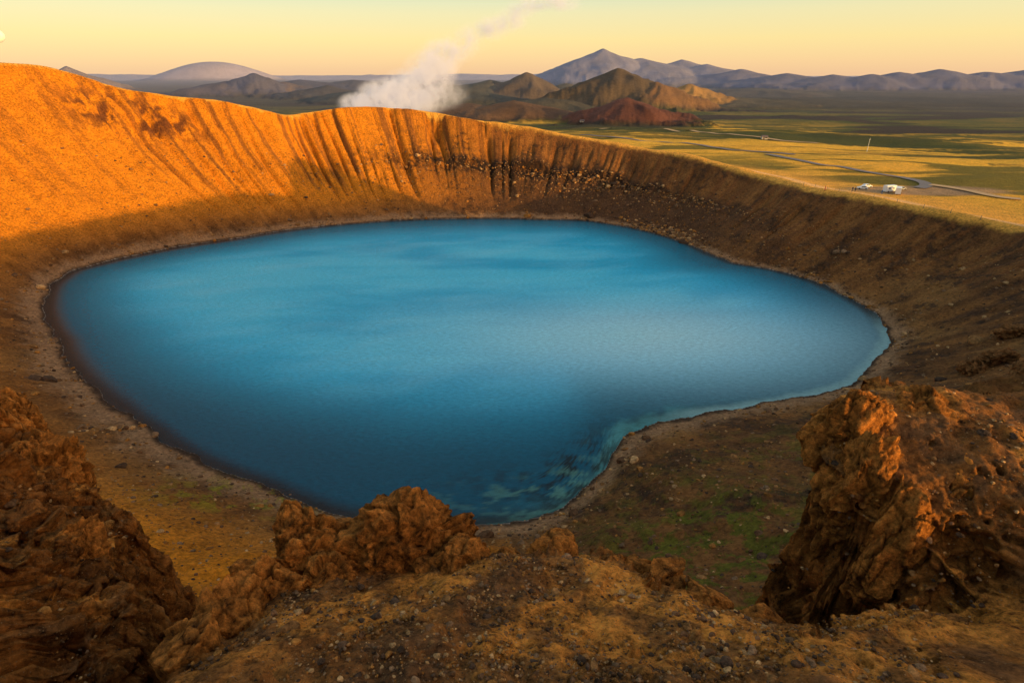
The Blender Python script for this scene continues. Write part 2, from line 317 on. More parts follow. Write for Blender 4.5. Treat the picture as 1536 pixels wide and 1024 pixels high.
cc=mix(cc,C(.04,.023,.015),1.6*lg*sst(.3,.55,fin))
cc=mix(cc,C(.42,.24,.12),.8*(1-sst(.03,.10,s+.06*(fin-.5)+.05*(med-.5)))*(camd>55)*(s>.0))
cc=mix(cc,C(.04,.025,.018),(1-sst(.004,.024,s+.015*(fin-.5)))*(s<.04)*.92)
gm=np.exp(-(((X-21)/13)**2+((Y-44)/17)**2))*sst(.46,.60,fbm2(X/1.8,Y/1.8,6,421,.7)*.5+.5)
gm2=np.exp(-(((X+42)/9)**2+((Y-68)/6)**2))*sst(.48,.60,fbm2(X/2,Y/2,5,423,.65)*.5+.5)
gm3=np.exp(-(((X-45)/24)**2+((Y-66)/16)**2))*sst(.5,.64,fbm2(X/2.4,Y/2.4,6,425,.7)*.5+.5)*.6
cc=mix(cc,C(.14,.145,.012),.85*np.clip(gm*1.3+gm3,0,1)); cc=mix(cc,C(.34,.31,.014),.85*gm2)
cc=mix(cc,C(.42,.36,.30),1.0*(s<0))
dr=I['r']-np.interp(I['ph'],TG,RR)
outw=np.where(a360<95,sst(.955,1.02,s+.05*(fin-.5)+.04*(med-.5)),(s>=1)*1.0)
pn=fbm2(X/60,Y/18,5,431)*.5+.5; pn2=fbm2(X/160,Y/55,4,441)*.5+.5
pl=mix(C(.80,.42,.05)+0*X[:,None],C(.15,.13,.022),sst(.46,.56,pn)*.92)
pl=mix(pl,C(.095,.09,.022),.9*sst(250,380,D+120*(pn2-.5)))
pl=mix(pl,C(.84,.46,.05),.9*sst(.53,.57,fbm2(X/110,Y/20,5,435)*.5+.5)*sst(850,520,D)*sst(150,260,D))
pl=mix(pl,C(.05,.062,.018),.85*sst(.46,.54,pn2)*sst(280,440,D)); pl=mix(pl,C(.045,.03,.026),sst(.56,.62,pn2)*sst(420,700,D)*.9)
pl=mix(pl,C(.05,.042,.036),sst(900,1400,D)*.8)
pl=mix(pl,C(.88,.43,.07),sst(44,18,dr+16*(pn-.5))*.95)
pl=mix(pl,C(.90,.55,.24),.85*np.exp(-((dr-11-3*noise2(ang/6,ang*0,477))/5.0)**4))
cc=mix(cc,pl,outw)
hcv=I['hc']*(.6+.8*(fbm2(X/60,Y/60,6,451,.65)*.5+.5))[:,None]
out=s>=1
cc=mix(cc,hcv,I['hw']*out)
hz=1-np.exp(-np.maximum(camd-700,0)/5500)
cc=mix(cc,HAZE[None,:],hz*.85)  # distance haze mixed into the ground colour
fm=I['fore']&(camd<34)
lum=fbm2(X*1.1,Y*1.1,4,461)*.5+.5
fc=mix(C(.72,.275,.045)+0*X[:,None],C(.28,.108,.026),sst(.4,.62,lum))
fc=mix(fc,C(.17,.09,.042),.6*sst(3.9,2.6,Y)*sst(.3,.6,fin)*(camd<9))
fc=mix(fc,C(.14,.07,.032),.6*sst(.55,.66,fbm2(X*2.6,Y*2.6,4,467)*.5+.5))
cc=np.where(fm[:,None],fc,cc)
rc=C(.44,.150,.027)*(.06+.84*np.clip(crev,0,1.3))[:,None]*(.5+.9*lum)[:,None]*np.where(X<-4,.68,1.)[:,None]  # rock cracks darkened in the colour, standing in for crevice shade
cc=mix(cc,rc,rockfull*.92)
pk=hit(1390,286,t0=120); pkm=sst(1.25,.75,np.hypot((X-pk[0])/30,(Y-pk[1])/10)+.2*(fin-.5))
cc=mix(cc,C(.42,.27,.17),pkm*out*.8)
nearA=1-sst(14,45,camd)
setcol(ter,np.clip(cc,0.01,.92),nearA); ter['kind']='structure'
# ---------------------------------------------------------------- WATER
nph=720; ph=np.linspace(-math.pi,math.pi,nph,endpoint=False); fr=np.linspace(0,1,220)**.6; nfr=220
FR,PH=np.meshgrid(fr,ph,indexing='ij'); RSg=np.interp(PH,TG,RS); rad=FR*(RSg+3.0)
wx=(CX+rad*np.cos(PH)).ravel(); wy=(CY+rad*np.sin(PH)).ravel()
i0=(np.arange(nfr-1)[:,None]*nph+np.arange(nph)[None,:]); j=(np.arange(nph)+1)%nph; i1=(np.arange(nfr-1)[:,None]*nph+j[None,:])
WF=np.stack([i0,i1,i1+nph,i0+nph],2).reshape(-1,4)[:,::-1]
wm,nt,b=newmat('lake_water'); 
at=N(nt,'ShaderNodeAttribute',attribute_name='Col'); geo=N(nt,'ShaderNodeNewGeometry')
b.inputs['Roughness'].default_value=.15; b.inputs['IOR'].default_value=1.33; b.inputs['Specular IOR Level'].default_value=.32
mp=N(nt,'ShaderNodeMapping'); mp.inputs['Scale'].default_value=(1,2.1,1); mp.inputs['Rotation'].default_value=(0,0,.45); nt.links.new(geo.outputs['Position'],mp.inputs['Vector'])
w1=noise_node(nt,mp.outputs[0],.75,8,.8); w2=noise_node(nt,mp.outputs[0],.12,4,.55)
rv=mathn(nt,'ADD',mathn(nt,'MULTIPLY',w1.outputs['Fac'],1.5),.25)
vs=N(nt,'ShaderNodeVectorMath',operation='SCALE'); nt.links.new(at.outputs['Color'],vs.inputs[0]); nt.links.new(rv,vs.inputs['Scale']); nt.links.new(vs.outputs[0],b.inputs['Base Color'])
hh=mathn(nt,'ADD',mathn(nt,'MULTIPLY',w1.outputs['Fac'],.60),mathn(nt,'MULTIPLY',w2.outputs['Fac'],.18))
bp=N(nt,'ShaderNodeBump'); bp.inputs['Distance'].default_value=1; bp.inputs['Strength'].default_value=1.0; nt.links.new(hh,bp.inputs['Height']); nt.links.new(bp.outputs[0],b.inputs['Normal'])
lake=mesh_from('lake_water',np.stack([wx,wy,0*wx],1),WF,True,wm)
d=(RSg-rad).ravel(); wn=fbm2(wx/46,wy/16,6,501,.55)*.5+.5
a_=.35; ux=wx*math.cos(a_)+wy*math.sin(a_); uy=-wx*math.sin(a_)+wy*math.cos(a_)
ws=streaks(ux/30,uy/9,5,521,.6)*.5+.5
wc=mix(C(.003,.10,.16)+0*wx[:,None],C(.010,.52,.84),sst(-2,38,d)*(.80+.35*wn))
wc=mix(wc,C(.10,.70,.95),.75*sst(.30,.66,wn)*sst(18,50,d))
wc=mix(wc,C(.55,.92,1.0),.9*np.exp(-(((wx-40)/50)**2+((wy-131)/24)**2)))  # pale sheen on the lake painted into the water colour
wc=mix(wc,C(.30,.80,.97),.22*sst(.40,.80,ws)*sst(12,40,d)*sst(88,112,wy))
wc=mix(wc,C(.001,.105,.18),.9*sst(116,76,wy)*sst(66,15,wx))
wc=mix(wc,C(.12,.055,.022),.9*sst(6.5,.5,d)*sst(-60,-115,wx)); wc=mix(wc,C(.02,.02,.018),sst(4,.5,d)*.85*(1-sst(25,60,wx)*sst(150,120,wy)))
blot=fbm2(wx/3.2,wy/3.2,4,511,.6)
loc=np.exp(-(((wx-20)/15)**2+((wy-86)/13)**2)*.5)
wc=mix(wc,C(.08,.34,.36),.85*sst(5.5,1,d+4*blot)*loc)
sub=sst(.02,.16,fbm2(wx/2.0,wy/1.5,4,513,.6))*sst(17,9,d)*np.exp(-(((wx-11)/17)**2+((wy-78)/12)**2))
wc=mix(wc,C(.008,.018,.018),.85*sub)
sub2=sst(.12,.22,fbm2(wx/2.6+40,wy/1.4,3,517,.6))*sst(12,7,d)*np.exp(-(((wx-8)/18)**2+((wy-73)/10)**2))
wc=mix(wc,C(.10,.30,.26),.75*sub2)
wc=mix(wc,C(.32,.56,.56),.75*sst(3.2,.4,d+.8*blot)*sst(24,40,wx)*sst(150,130,wy))
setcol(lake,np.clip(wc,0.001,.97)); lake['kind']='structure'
# ---------------------------------------------------------------- ROCKS
_ic={}
def ico(sub):
    if sub not in _ic:
        bm=bmesh.new(); bmesh.ops.create_icosphere(bm,subdivisions=sub,radius=1); _ic[sub]=(np.array([p.co[:] for p in bm.verts]),np.array([[q.index for q in p.verts] for p in bm.faces])); bm.free()
    return _ic[sub][0].copy(),_ic[sub][1]
def rockshape(sub,seed,rough=1.0,planes=12,sc=(1,1,1)):
    v,f=ico(sub); r=np.random.default_rng(seed); cv=np.ones(len(v))
    v=v*(1.06+.42*fbm3(v[:,0]*1.3+seed,v[:,1]*1.3,v[:,2]*1.3,3,seed))[:,None]
    for k in range(planes):
        n=r.normal(size=3); n/=np.linalg.norm(n); d=r.uniform(.55,.9); e=np.maximum(v@n-d,0); v=v-n*e[:,None]*.95
    if sub>=4:
        nn=v/np.linalg.norm(v,axis=1,keepdims=True); w=v*np.array(sc)[None,:]; ms=max(sc)
        fq=2.2 if ms<2 else 2.0/ms
        fr_,cr_=fracture(w[:,0]+seed*3.7,w[:,1],w[:,2],fq,seed+3)
        ff=8 if ms<2 else 8/ms
        fn=fbm3(w[:,0]*ff,w[:,1]*ff,w[:,2]*ff+seed,5,seed+9,.68)
        v=v+nn*(.17*fr_+.11*fn)[:,None]*rough; cv=np.clip(.18+.82*cr_+.9*fn,0,1.35)
    return v,f,cv
rockmat=earth_material('rough_tuff_rock',1.4,.25); stonemat=earth_material('basalt_stone',.5,.0)
def add_rock(name,center,size,rot,seed,label,cat,mat,sub=5,group=None,rough=1.0,base=(.54,.195,.034),near=1.0):
    v,f,cv=rockshape(sub,seed,rough,16,size if max(size)>.2 else (1,1,1)); ob=mesh_from(name,v,f,True,mat); ob.location=center; ob.scale=size; ob.rotation_euler=rot
    setcol(ob,np.array(base)[None,:]*(.05+.97*cv)[:,None] if sub>=4 else np.array(base)[None,:]+0*v,np.full(len(v),near))  # crevice shade put into the vertex colour of the larger rocks
    ob['label']=label; ob['category']=cat
    if group: ob['group']=group
    return ob
big_rocks=[
 ((-1.45,6.35,53.75),(.95,.65,.95),(0,.1,.3),3,'big cracked orange-brown boulder on the gravel ledge',6),
 ((-.85,5.95,53.7),(.65,.45,.5),(.1,.1,2.3),31,'orange boulder shoulder sloping into the gravel',6),
 ((-1.95,6.0,53.5),(.4,.45,.6),(.2,.2,1.1),4,'dark orange boulder leaning on a larger one',6),
 ((-2.95,6.15,53.6),(.75,.6,.95),(.1,0,.4),5,'rust-brown crag at the ledge edge',6),
 ((-2.45,5.55,53.85),(.55,.45,.5),(.3,.1,2.0),6,'blocky rust-brown boulder against the ledge',6),
 ((-3.1,5.3,53.75),(.55,.55,.75),(.2,0,.2),8,'tall dark-brown crag below the ledge',6),
 ((-3.3,4.7,54.0),(.45,.55,.6),(0,.2,.9),9,'brown crag on the broken ledge side',6),
 ((-3.45,4.1,54.15),(.35,.5,.5),(.1,0,.2),10,'small brown boulder on the ledge side',6),
 ((-.2,6.15,53.4),(.6,.4,.38),(0,.1,1.1),12,'low orange rock breaking through the gravel',6),
 ((.6,6.25,53.45),(.6,.4,.38),(0,.15,.5),34,'jagged orange rock on the gravel crest',6),
 ((1.4,6.0,53.55),(.75,.4,.38),(0,.15,.1),11,'flat orange rock slab on the ledge edge',6),
 ((2.05,5.6,53.7),(.5,.38,.32),(0,.1,.6),32,'low rust rock on the descending gravel ridge',6),
 ((2.55,5.1,53.9),(.42,.33,.26),(.1,.1,1.6),35,'small rust rock on the descending gravel ridge',6),
 ((2.95,4.75,54.0),(.35,.3,.2),(.1,.0,.3),36,'small brown rock near the gully mouth',5),
 ((5.1,6.65,54.35),(.62,.65,1.4),(0,.05,.1),13,'tall rust-coloured crag face of the outcrop',6),
 ((5.5,6.1,54.15),(.6,.5,1.2),(.1,0,.7),14,'rust-coloured crag with vertical cracks',6),
 ((5.3,7.3,55.0),(.8,.65,.85),(0,.1,.3),15,'square-topped orange crag on the outcrop',6),
 ((6.1,6.3,54.7),(.6,.5,.7),(.1,.2,1.4),16,'dark cracked crag beside a shaded cleft',6),
 ((6.3,7.4,55.15),(.75,.6,.45),(.1,0,.2),17,'broad orange rock capping the outcrop',6),
 ((5.0,5.75,53.7),(.4,.35,.7),(0,.1,.9),20,'rust-brown rock at the foot of the outcrop',6),
 ((-6.0,5.4,52.9),(.6,.5,.6),(0,.1,.4),22,'dark brown boulder in the shaded gully',5),
 ((-7.1,6.9,52.6),(.6,.6,.9),(.1,.1,1.2),23,'large dark-brown boulder on the rubble slope',6),
 ((-10.5,10.4,51.7),(1.0,.9,1.2),(0,.2,.9),25,'jagged brown crag on the slope edge',6),
 ((-12.0,11.4,52.0),(.9,.9,1.5),(.2,.1,.3),26,'tall jagged brown crag above the slope',6),
]
for c_,s_,r_,sd,lb,sb in big_rocks:
    add_rock('boulder',c_,s_,r_,sd,lb,'boulder',rockmat,sb,'boulders around the viewpoint')
for i,(u,v,sz_) in enumerate([(1500,540,4.2),(1462,556,3.2),(1530,500,4.0),(1556,560,4.5)]):
    q=hit(u,v,40); add_rock('crag',tuple(q+np.array([0,0,.2])),(sz_,sz_*.8,sz_*.6),(.1*i,.1,i*1.3),60+i,'dark rust crag protruding from the crater slope','rock outcrop',rockmat,5,'crags on the slope',1.2,(.24,.10,.03),.2)
tmpl=[rockshape(2,900+i,1,9) for i in range(10)]
pal=np.array([(.36,.17,.055),(.20,.10,.045),(.56,.32,.13),(.10,.058,.034),(.42,.18,.04),(.28,.16,.08)])
def scatter(name,pts,sizes,mat,label,near=1.0,dark=1.0):
    VV=[];FF=[];CC=[];o=0
    for (p,sz) in zip(pts,sizes):
        v,f,_=tmpl[rng.integers(10)]; a=rng.uniform(0,6.28); ca,sa=math.cos(a),math.sin(a)
        s3=sz*np.array([rng.uniform(.7,1.2),rng.uniform(.7,1.2),rng.uniform(.45,.85)]); w=v*s3
        w=np.stack([w[:,0]*ca-w[:,1]*sa,w[:,0]*sa+w[:,1]*ca,w[:,2]],1)+p
        VV.append(w);FF.append(f+o);o+=len(v); CC.append(np.repeat((pal[rng.integers(6)]*dark*rng.uniform(.7,1.2))[None,:],len(v),0))
    ob=mesh_from(name,np.concatenate(VV),np.concatenate(FF),False,mat); setcol(ob,np.concatenate(CC),np.full(o,near)); ob['kind']='stuff'; ob['label']=label; ob['category']='stones'; return ob
n=30000; rp=np.exp(rng.uniform(math.log(2.6),math.log(13),n)); ap=np.radians(rng.uniform(-50,50,n)); px=rp*np.sin(ap); py=rp*np.cos(ap)
pk_=noise2(px*.9,py*.9,601)+rng.uniform(-.8,.8,n); k=pk_>-.02; px,py,rp=px[k],py[k],rp[k]; pz=height(px,py)
sz=.0072*np.exp(rng.normal(0,.6,len(px)))*(1+.12*rp)
scatter('gravel',np.stack([px,py,pz+.002],1),sz,stonemat,'brown and tan gravel scattered on the dirt ledge')
pts=[];szs=[]
n=5500; a=rng.uniform(-math.pi,math.pi,n); a=a+.05*np.sin(a*23); rs_=np.interp(a,TG,RS); R_=np.interp(a,TG,RR)
sf=np.abs(rng.normal(0,.06,n))+.003; kk=noise2(a*40,a*0,611)+rng.uniform(-.7,.7,n)>-.2; a,rs_,R_,sf=a[kk],rs_[kk],R_[kk],sf[kk]; rr_=rs_+sf*(R_-rs_); pts.append(np.stack([CX+rr_*np.cos(a),CY+rr_*np.sin(a)],1)); szs.append(.17*np.exp(rng.normal(0,.7,len(a))))
n=11000; a=rng.uniform(-math.pi,math.pi,n); rs_=np.interp(a,TG,RS); R_=np.interp(a,TG,RR); sf=rng.uniform(.05,.75,n); rr_=rs_+sf*(R_-rs_); pts.append(np.stack([CX+rr_*np.cos(a),CY+rr_*np.sin(a)],1)); szs.append(.15*np.exp(rng.normal(0,.65,n)))
n=1800; a=np.radians(rng.normal(80,22,n)); rs_=np.interp(a,TG,RS); R_=np.interp(a,TG,RR); sf=rng.normal(.585,.025,n)-.3*rng.random(n)**3; rr_=rs_+sf*(R_-rs_); pts.append(np.stack([CX+rr_*np.cos(a),CY+rr_*np.sin(a)],1)); szs.append(.36*np.exp(rng.normal(0,.5,n)))
n=600; a=np.radians(rng.normal(47,6,n)); rs_=np.interp(a,TG,RS); R_=np.interp(a,TG,RR); sf=np.abs(rng.normal(.03,.08,n)); rr_=rs_+sf*(R_-rs_); pts.append(np.stack([CX+rr_*np.cos(a),CY+rr_*np.sin(a)],1)); szs.append(.42*np.exp(rng.normal(0,.5,n)))
n=6000; pts.append(np.stack([rng.uniform(-60,60,n),rng.uniform(14,75,n)],1)); szs.append(.09*np.exp(rng.normal(0,.65,n)))
pts=np.concatenate(pts); szs=np.concatenate(szs); zz=height(pts[:,0],pts[:,1]); k=(zz>-.3)&(np.hypot(pts[:,0],pts[:,1])>14); 
scatter('scree_rubble',np.concatenate([pts,zz[:,None]],1)[k],szs[k],stonemat,'brown scree and rubble on crater slopes and shore',.5,.72)
for i in range(44):
    r_=random.uniform(3.3,7.5); a_=math.radians(random.uniform(-30,44)); x_,y_=r_*math.sin(a_),r_*math.cos(a_)
    z_=float(height(np.array([x_]),np.array([y_]))[0]); q=random.choice([.02,.025,.03,.035,.045,.055])
    if i<4: q=.07
    add_rock('stone',(x_,y_,z_+q*.25),(q,q*random.uniform(.7,1),q*random.uniform(.6,.85)),(random.random(),0,random.random()*6),30+i,'dark brown rounded stone lying on gravelly dirt','stone',stonemat,3,'loose stones on the ledge',1.0,random.choice([(.16,.09,.05),(.22,.12,.06),(.11,.07,.045)]))
# ---------------------------------------------------------------- ROADS
def simple(name,c,rough=.7,metal=0,var=.15,scale=3):
    m,nt,b=newmat(name); tc=N(nt,'ShaderNodeTexCoord'); n=noise_node(nt,tc.outputs['Object'],scale,5,.6)
    r=N(nt,'ShaderNodeValToRGB'); r.color_ramp.elements[0].position=.3; r.color_ramp.elements[1].position=.7
    r.color_ramp.elements[0].color=(*[v*(1-var) for v in c],1); r.color_ramp.elements[1].color=(*[min(1,v*(1+var)) for v in c],1)
    nt.links.new(n.outputs['Fac'],r.inputs[0]); nt.links.new(r.outputs[0],b.inputs['Base Color']); b.inputs['Roughness'].default_value=rough; b.inputs['Metallic'].default_value=metal; return m
asph=simple('asphalt',(.15,.13,.13),.85)
dirt=simple('dirt_track',(.45,.29,.14),.95)
def road(name,pix,width,mat,off=.3):
    P=np.array([hit(*p,t0=150)[:2] for p in pix]); 
    for _ in range(3):
        Q=[P[0]]
        for a_,b_ in zip(P[:-1],P[1:]): Q+= [a_*.75+b_*.25,a_*.25+b_*.75]
        Q.append(P[-1]); P=np.array(Q)
    seg=np.r_[0,np.cumsum(np.hypot(*np.diff(P,axis=0).T))]; L=np.arange(0,seg[-1],3.0); P=np.stack([np.interp(L,seg,P[:,0]),np.interp(L,seg,P[:,1])],1)
    T=np.gradient(P,axis=0); T/=np.linalg.norm(T,axis=1,keepdims=True)+1e-9; Nn=np.stack([-T[:,1],T[:,0]],1)
    rows=[]
    zc=height(P[:,0],P[:,1]); 
    for o in (-1,-.5,0,.5,1):
        q=P+Nn*o*width/2; zq=np.maximum(height(q[:,0],q[:,1]),zc)+off; rows.append(np.stack([q[:,0],q[:,1],zq],1))
    V=np.concatenate(rows); n_=len(P); F=[]
    for k_ in range(4):
        for i_ in range(n_-1): F.append((k_*n_+i_,(k_+1)*n_+i_,(k_+1)*n_+i_+1,k_*n_+i_+1))
    ob=mesh_from(name,V,F,True,mat); ob['kind']='structure'; return ob
road('road',[(870,203),(900,205),(940,208),(1000,214),(1060,221),(1130,228),(1200,233)],4.5,asph)
road('road',[(1150,232),(1190,240),(1250,250),(1310,260),(1360,268),(1395,278),(1375,284)],4.5,asph)
road('road',[(900,194),(950,193),(1010,196),(1080,202),(1150,208),(1230,216)],5,dirt)
road('road',[(1395,278),(1440,284),(1490,296),(1534,300)],4,dirt)
# ---------------------------------------------------------------- small things
def box(bm,x0,x1,y0,y1,z0,z1):
    vs=[bm.verts.new(p) for p in [(x0,y0,z0),(x1,y0,z0),(x1,y1,z0),(x0,y1,z0),(x0,y0,z1),(x1,y0,z1),(x1,y1,z1),(x0,y1,z1)]]
    for f in [(0,3,2,1),(4,5,6,7),(0,1,5,4),(1,2,6,5),(2,3,7,6),(3,0,4,7)]: bm.faces.new([vs[i] for i in f])
def bmobj(name,bm,mat,parent=None,bevel=0):
    me=bpy.data.meshes.new(name)
    if bevel: bmesh.ops.bevel(bm,geom=bm.edges[:],offset=bevel,segments=2,affect='EDGES')
    bmesh.ops.recalc_face_normals(bm,faces=bm.faces[:]); bm.to_mesh(me); bm.free(); me.materials.append(mat)
    ob=bpy.data.objects.new(name,me); col.objects.link(ob)
    if parent: ob.parent=parent
    return ob
glass=simple('dark_glass',(.03,.035,.04),.1,0,.1); rubber=simple('tyre_rubber',(.02,.02,.02),.8); lampm=simple('lamp_glass',(.8,.78,.7),.2)
def vehicle(name,profile,width,wins,wheelx,wr,paint):
    e=bpy.data.objects.new(name,None); col.objects.link(e)
    bm=bmesh.new(); a_=[bm.verts.new((x,-width/2,z)) for x,z in profile]; b_=[bm.verts.new((x,width/2,z)) for x,z in profile]
    bm.faces.new(a_); bm.faces.new(b_[::-1]); n_=len(profile)
    for i in range(n_): bm.faces.new([a_[i],b_[i],b_[(i+1)%n_],a_[(i+1)%n_]])
    bmobj('body',bm,paint,e,.06)
    for (x0,x1,z0,z1) in wins:
        for sgn in (-1,1):
            bm=bmesh.new(); yy=sgn*width/2; box(bm,x0,x1,min(yy-.01*sgn,yy+.02*sgn),max(yy-.01*sgn,yy+.02*sgn),z0,z1); bmobj('window',bm,glass,e)
    for wx_ in wheelx:
        for sgn in (-1,1):
            bm=bmesh.new(); bmesh.ops.create_cone(bm,cap_ends=True,segments=20,radius1=wr,radius2=wr,depth=.24,matrix=Matrix.Translation((wx_,sgn*(width/2-.08),wr))@Matrix.Rotation(math.pi/2,4,'X')); bmobj('wheel',bm,rubber,e)
    for sgn in (-1,1):
        fx=max(p[0] for p in profile); bm=bmesh.new(); box(bm,fx-.05,fx+.02,sgn*width*.36-.12,sgn*width*.36+.12,.62,.8); bmobj('headlight',bm,lampm,e)
    return e
white=simple('white_paint',(.8,.8,.78),.35,0,.04); grey=simple('grey_paint',(.3,.31,.33),.35,0,.05)
camper=[(-3.2,.35),(3.0,.35),(3.15,.6),(3.1,1.1),(2.3,1.3),(1.9,2.1),(2.4,2.2),(2.4,2.95),(-3.2,2.95)]
carp=[(-2.1,.3),(2.1,.3),(2.2,.55),(2.1,.85),(1.1,1.0),(.45,1.5),(-1.3,1.55),(-2.0,1.1),(-2.15,.8)]
vans=[((1334,288),camper,'white camper van parked on the gravel lot',white,.3,2.1),((1346,291),camper,'white camper van beside another on gravel',white,1.0,2.1),
      ((1300,281),carp,'white car parked at the gravel lot edge',white,.2,1.8),((1293,284),carp,'small white car parked on the gravel',white,2.8,1.8),((1352,285),carp,'grey car parked behind camper vans',grey,.5,1.8)]
for (p,pr,lb,pt,rot,w) in vans:
    q=hit(*p,t0=150)
    if pr is camper: e=vehicle('camper_van',pr,w,[(-2.2,-1.0,1.5,2.1),(.2,1.3,1.5,2.0)],(-2.0,2.1),.36,pt)
    else: e=vehicle('parked_car',pr,w,[(-1.2,-.35,1.0,1.42),(-.25,.5,1.0,1.4)],(-1.35,1.35),.33,pt)
    e.location=(q[0],q[1],q[2]-.02); e.rotation_euler=(0,0,rot); e['label']=lb; e['category']='car' if pr is carp else 'camper van'; e['group']='vehicles parked beside the crater'
    e.scale=(.85,.85,.85)
skinm=simple('skin',(.45,.26,.18),.6); cloths=[simple('red_jacket_cloth',(.45,.04,.03),.9),simple('dark_jacket_cloth',(.04,.045,.06),.9),simple('blue_jacket_cloth',(.05,.12,.30),.9)]
def person(q,cloth,lb,stride,rot):
    j=[(0,0,.95,.15),(0,0,1.2,.14),(0,0,1.42,.13),(0,0,1.52,.06),(0,0.01,1.66,.105),(.19,0,1.40,.065),(.25,-.02,1.12,.05),(.24,.10,.88,.04),(-.19,0,1.40,.065),(-.25,-.02,1.12,.05),(-.24,.10,.88,.04),(.10,0,.88,.09),(.11,stride*.5,.48,.07),(.11,stride*.6,.06,.05),(.11,stride*.6+.15,.04,.045),(-.10,0,.88,.09),(-.11,-stride*.4,.48,.07),(-.11,-stride*.9,.06,.05),(-.11,-stride*.9+.15,.04,.045)]
    ed=[(0,1),(1,2),(2,3),(3,4),(2,5),(5,6),(6,7),(2,8),(8,9),(9,10),(0,11),(11,12),(12,13),(13,14),(0,15),(15,16),(16,17),(17,18)]
    me=bpy.data.meshes.new('person'); me.from_pydata([p[:3] for p in j],ed,[]); ob=bpy.data.objects.new('person',me); col.objects.link(ob); me.materials.append(cloth)
    md=ob.modifiers.new('Skin','SKIN'); 
    if not me.skin_vertices: 
        bm=bmesh.new(); bm.from_mesh(me); bm.verts.layers.skin.verify(); bm.to_mesh(me); bm.free()
    for i,p in enumerate(j): me.skin_vertices[0].data[i].radius=(p[3],p[3])
    me.skin_vertices[0].data[0].use_root=True
    ob.modifiers.new('Sub','SUBSURF').levels=1
    bm=bmesh.new(); bmesh.ops.create_icosphere(bm,subdivisions=2,radius=.10,matrix=Matrix.Translation((0,.045,1.66))@Matrix.Diagonal((.85,.9,1.15,1))); h=bmobj('face',bm,skinm,ob)
    ob.location=q; ob.rotation_euler=(0,0,rot); ob['label']=lb; ob['category']='person'; ob['group']='walkers by the crater rim'
for (uv,cl_,lb,st,ro) in [((1237,286),0,'person in red jacket walking on the rim path',.25,1.2),((1278,287),1,'person in dark jacket standing on the rim path',.05,3.0),((1322,292),2,'person in blue jacket near the camper vans',.2,-1.0),((1282,288),1,'person in dark jacket looking into the crater',.05,2.6)]:
    person(hit(*uv,t0=150),cloths[cl_],lb,st,ro)
metalm=simple('galvanised_metal',(.5,.5,.5),.5,.3)
def mast(u,v,hh_,label):
    q=hit(u,v,t0=150); e=bpy.data.objects.new('radio_mast',None); col.objects.link(e); e.location=q; e['label']=label; e['category']='mast'
    bm=bmesh.new(); bmesh.ops.create_cone(bm,cap_ends=True,segments=10,radius1=.2,radius2=.1,depth=hh_,matrix=Matrix.Translation((0,0,hh_/2))); bmobj('pole',bm,metalm,e)
    bm=bmesh.new(); box(bm,-.6,.6,-.06,.06,hh_-1.0,hh_-.85); bmobj('crossarm',bm,metalm,e)
mast(1300,228,8.5,'tall thin metal mast standing on the grass plain')
wallm=simple('pale_wall_panel',(.45,.40,.34),.7); roofm=simple('rusty_roof_sheet',(.12,.08,.07),.6)
def hut(u,v,w,d_,h_,rot,label):
    q=hit(u,v,t0=150); e=bpy.data.objects.new('small_building',None); col.objects.link(e); e.location=q-np.array([0,0,.2]); e.rotation_euler=(0,0,rot); e['label']=label; e['category']='building'
    bm=bmesh.new(); box(bm,-w/2,w/2,-d_/2,d_/2,0,h_); bmobj('wall',bm,wallm,e)
    bm=bmesh.new(); pr=[(-d_/2-.3,h_),(d_/2+.3,h_),(0,h_+d_*.3)]; a_=[bm.verts.new((-w/2-.3,y,z)) for y,z in pr]; b_=[bm.verts.new((w/2+.3,y,z)) for y,z in pr]; bm.faces.new(a_); bm.faces.new(b_)
    for i in range(3): bm.faces.new([a_[i],b_[i],b_[(i+1)%3],a_[(i+1)%3]])
    bmobj('roof',bm,roofm,e)
    bm=bmesh.new(); box(bm,-w*.3,-w*.3+1.1,-d_/2-.04,-d_/2+.01,0,2.1); bmobj('door',bm,roofm,e)
    for k_ in (0,.22): 
        bm=bmesh.new(); box(bm,w*k_,w*k_+1.0,-d_/2-.04,-d_/2+.01,1.1,2.0); bmobj('window',bm,glass,e)
hut(873,184,5.5,4,2.2,.2,'small pale building beside the road below a red hill')
hut(1146,209,4.5,3.5,2.2,-.1,'small pale hut by the track on the plain')
wood=simple('weathered_wood',(.3,.2,.12),.85)
for i,u in enumerate([1205,1222,1240,1258,1276,1310,1345,1385,1425,1470]):
    v0=np.interp(u,[1150,1210,1300,1400,1536],[268,283,298,318,348])-3; q=hit(u,v0,t0=120)
    bm=bmesh.new(); bmesh.ops.create_cone(bm,cap_ends=True,segments=8,radius1=.09,radius2=.07,depth=1.2,matrix=Matrix.Translation((0,0,.5))); bmesh.ops.create_cone(bm,cap_ends=True,segments=8,radius1=.11,radius2=.02,depth=.12,matrix=Matrix.Translation((0,0,1.16)))
    o=bmobj('marker_post',bm,wood); o.location=q; o['label']='short wooden marker post along the crater rim path'; o['category']='post'; o['group']='marker posts along the rim path'
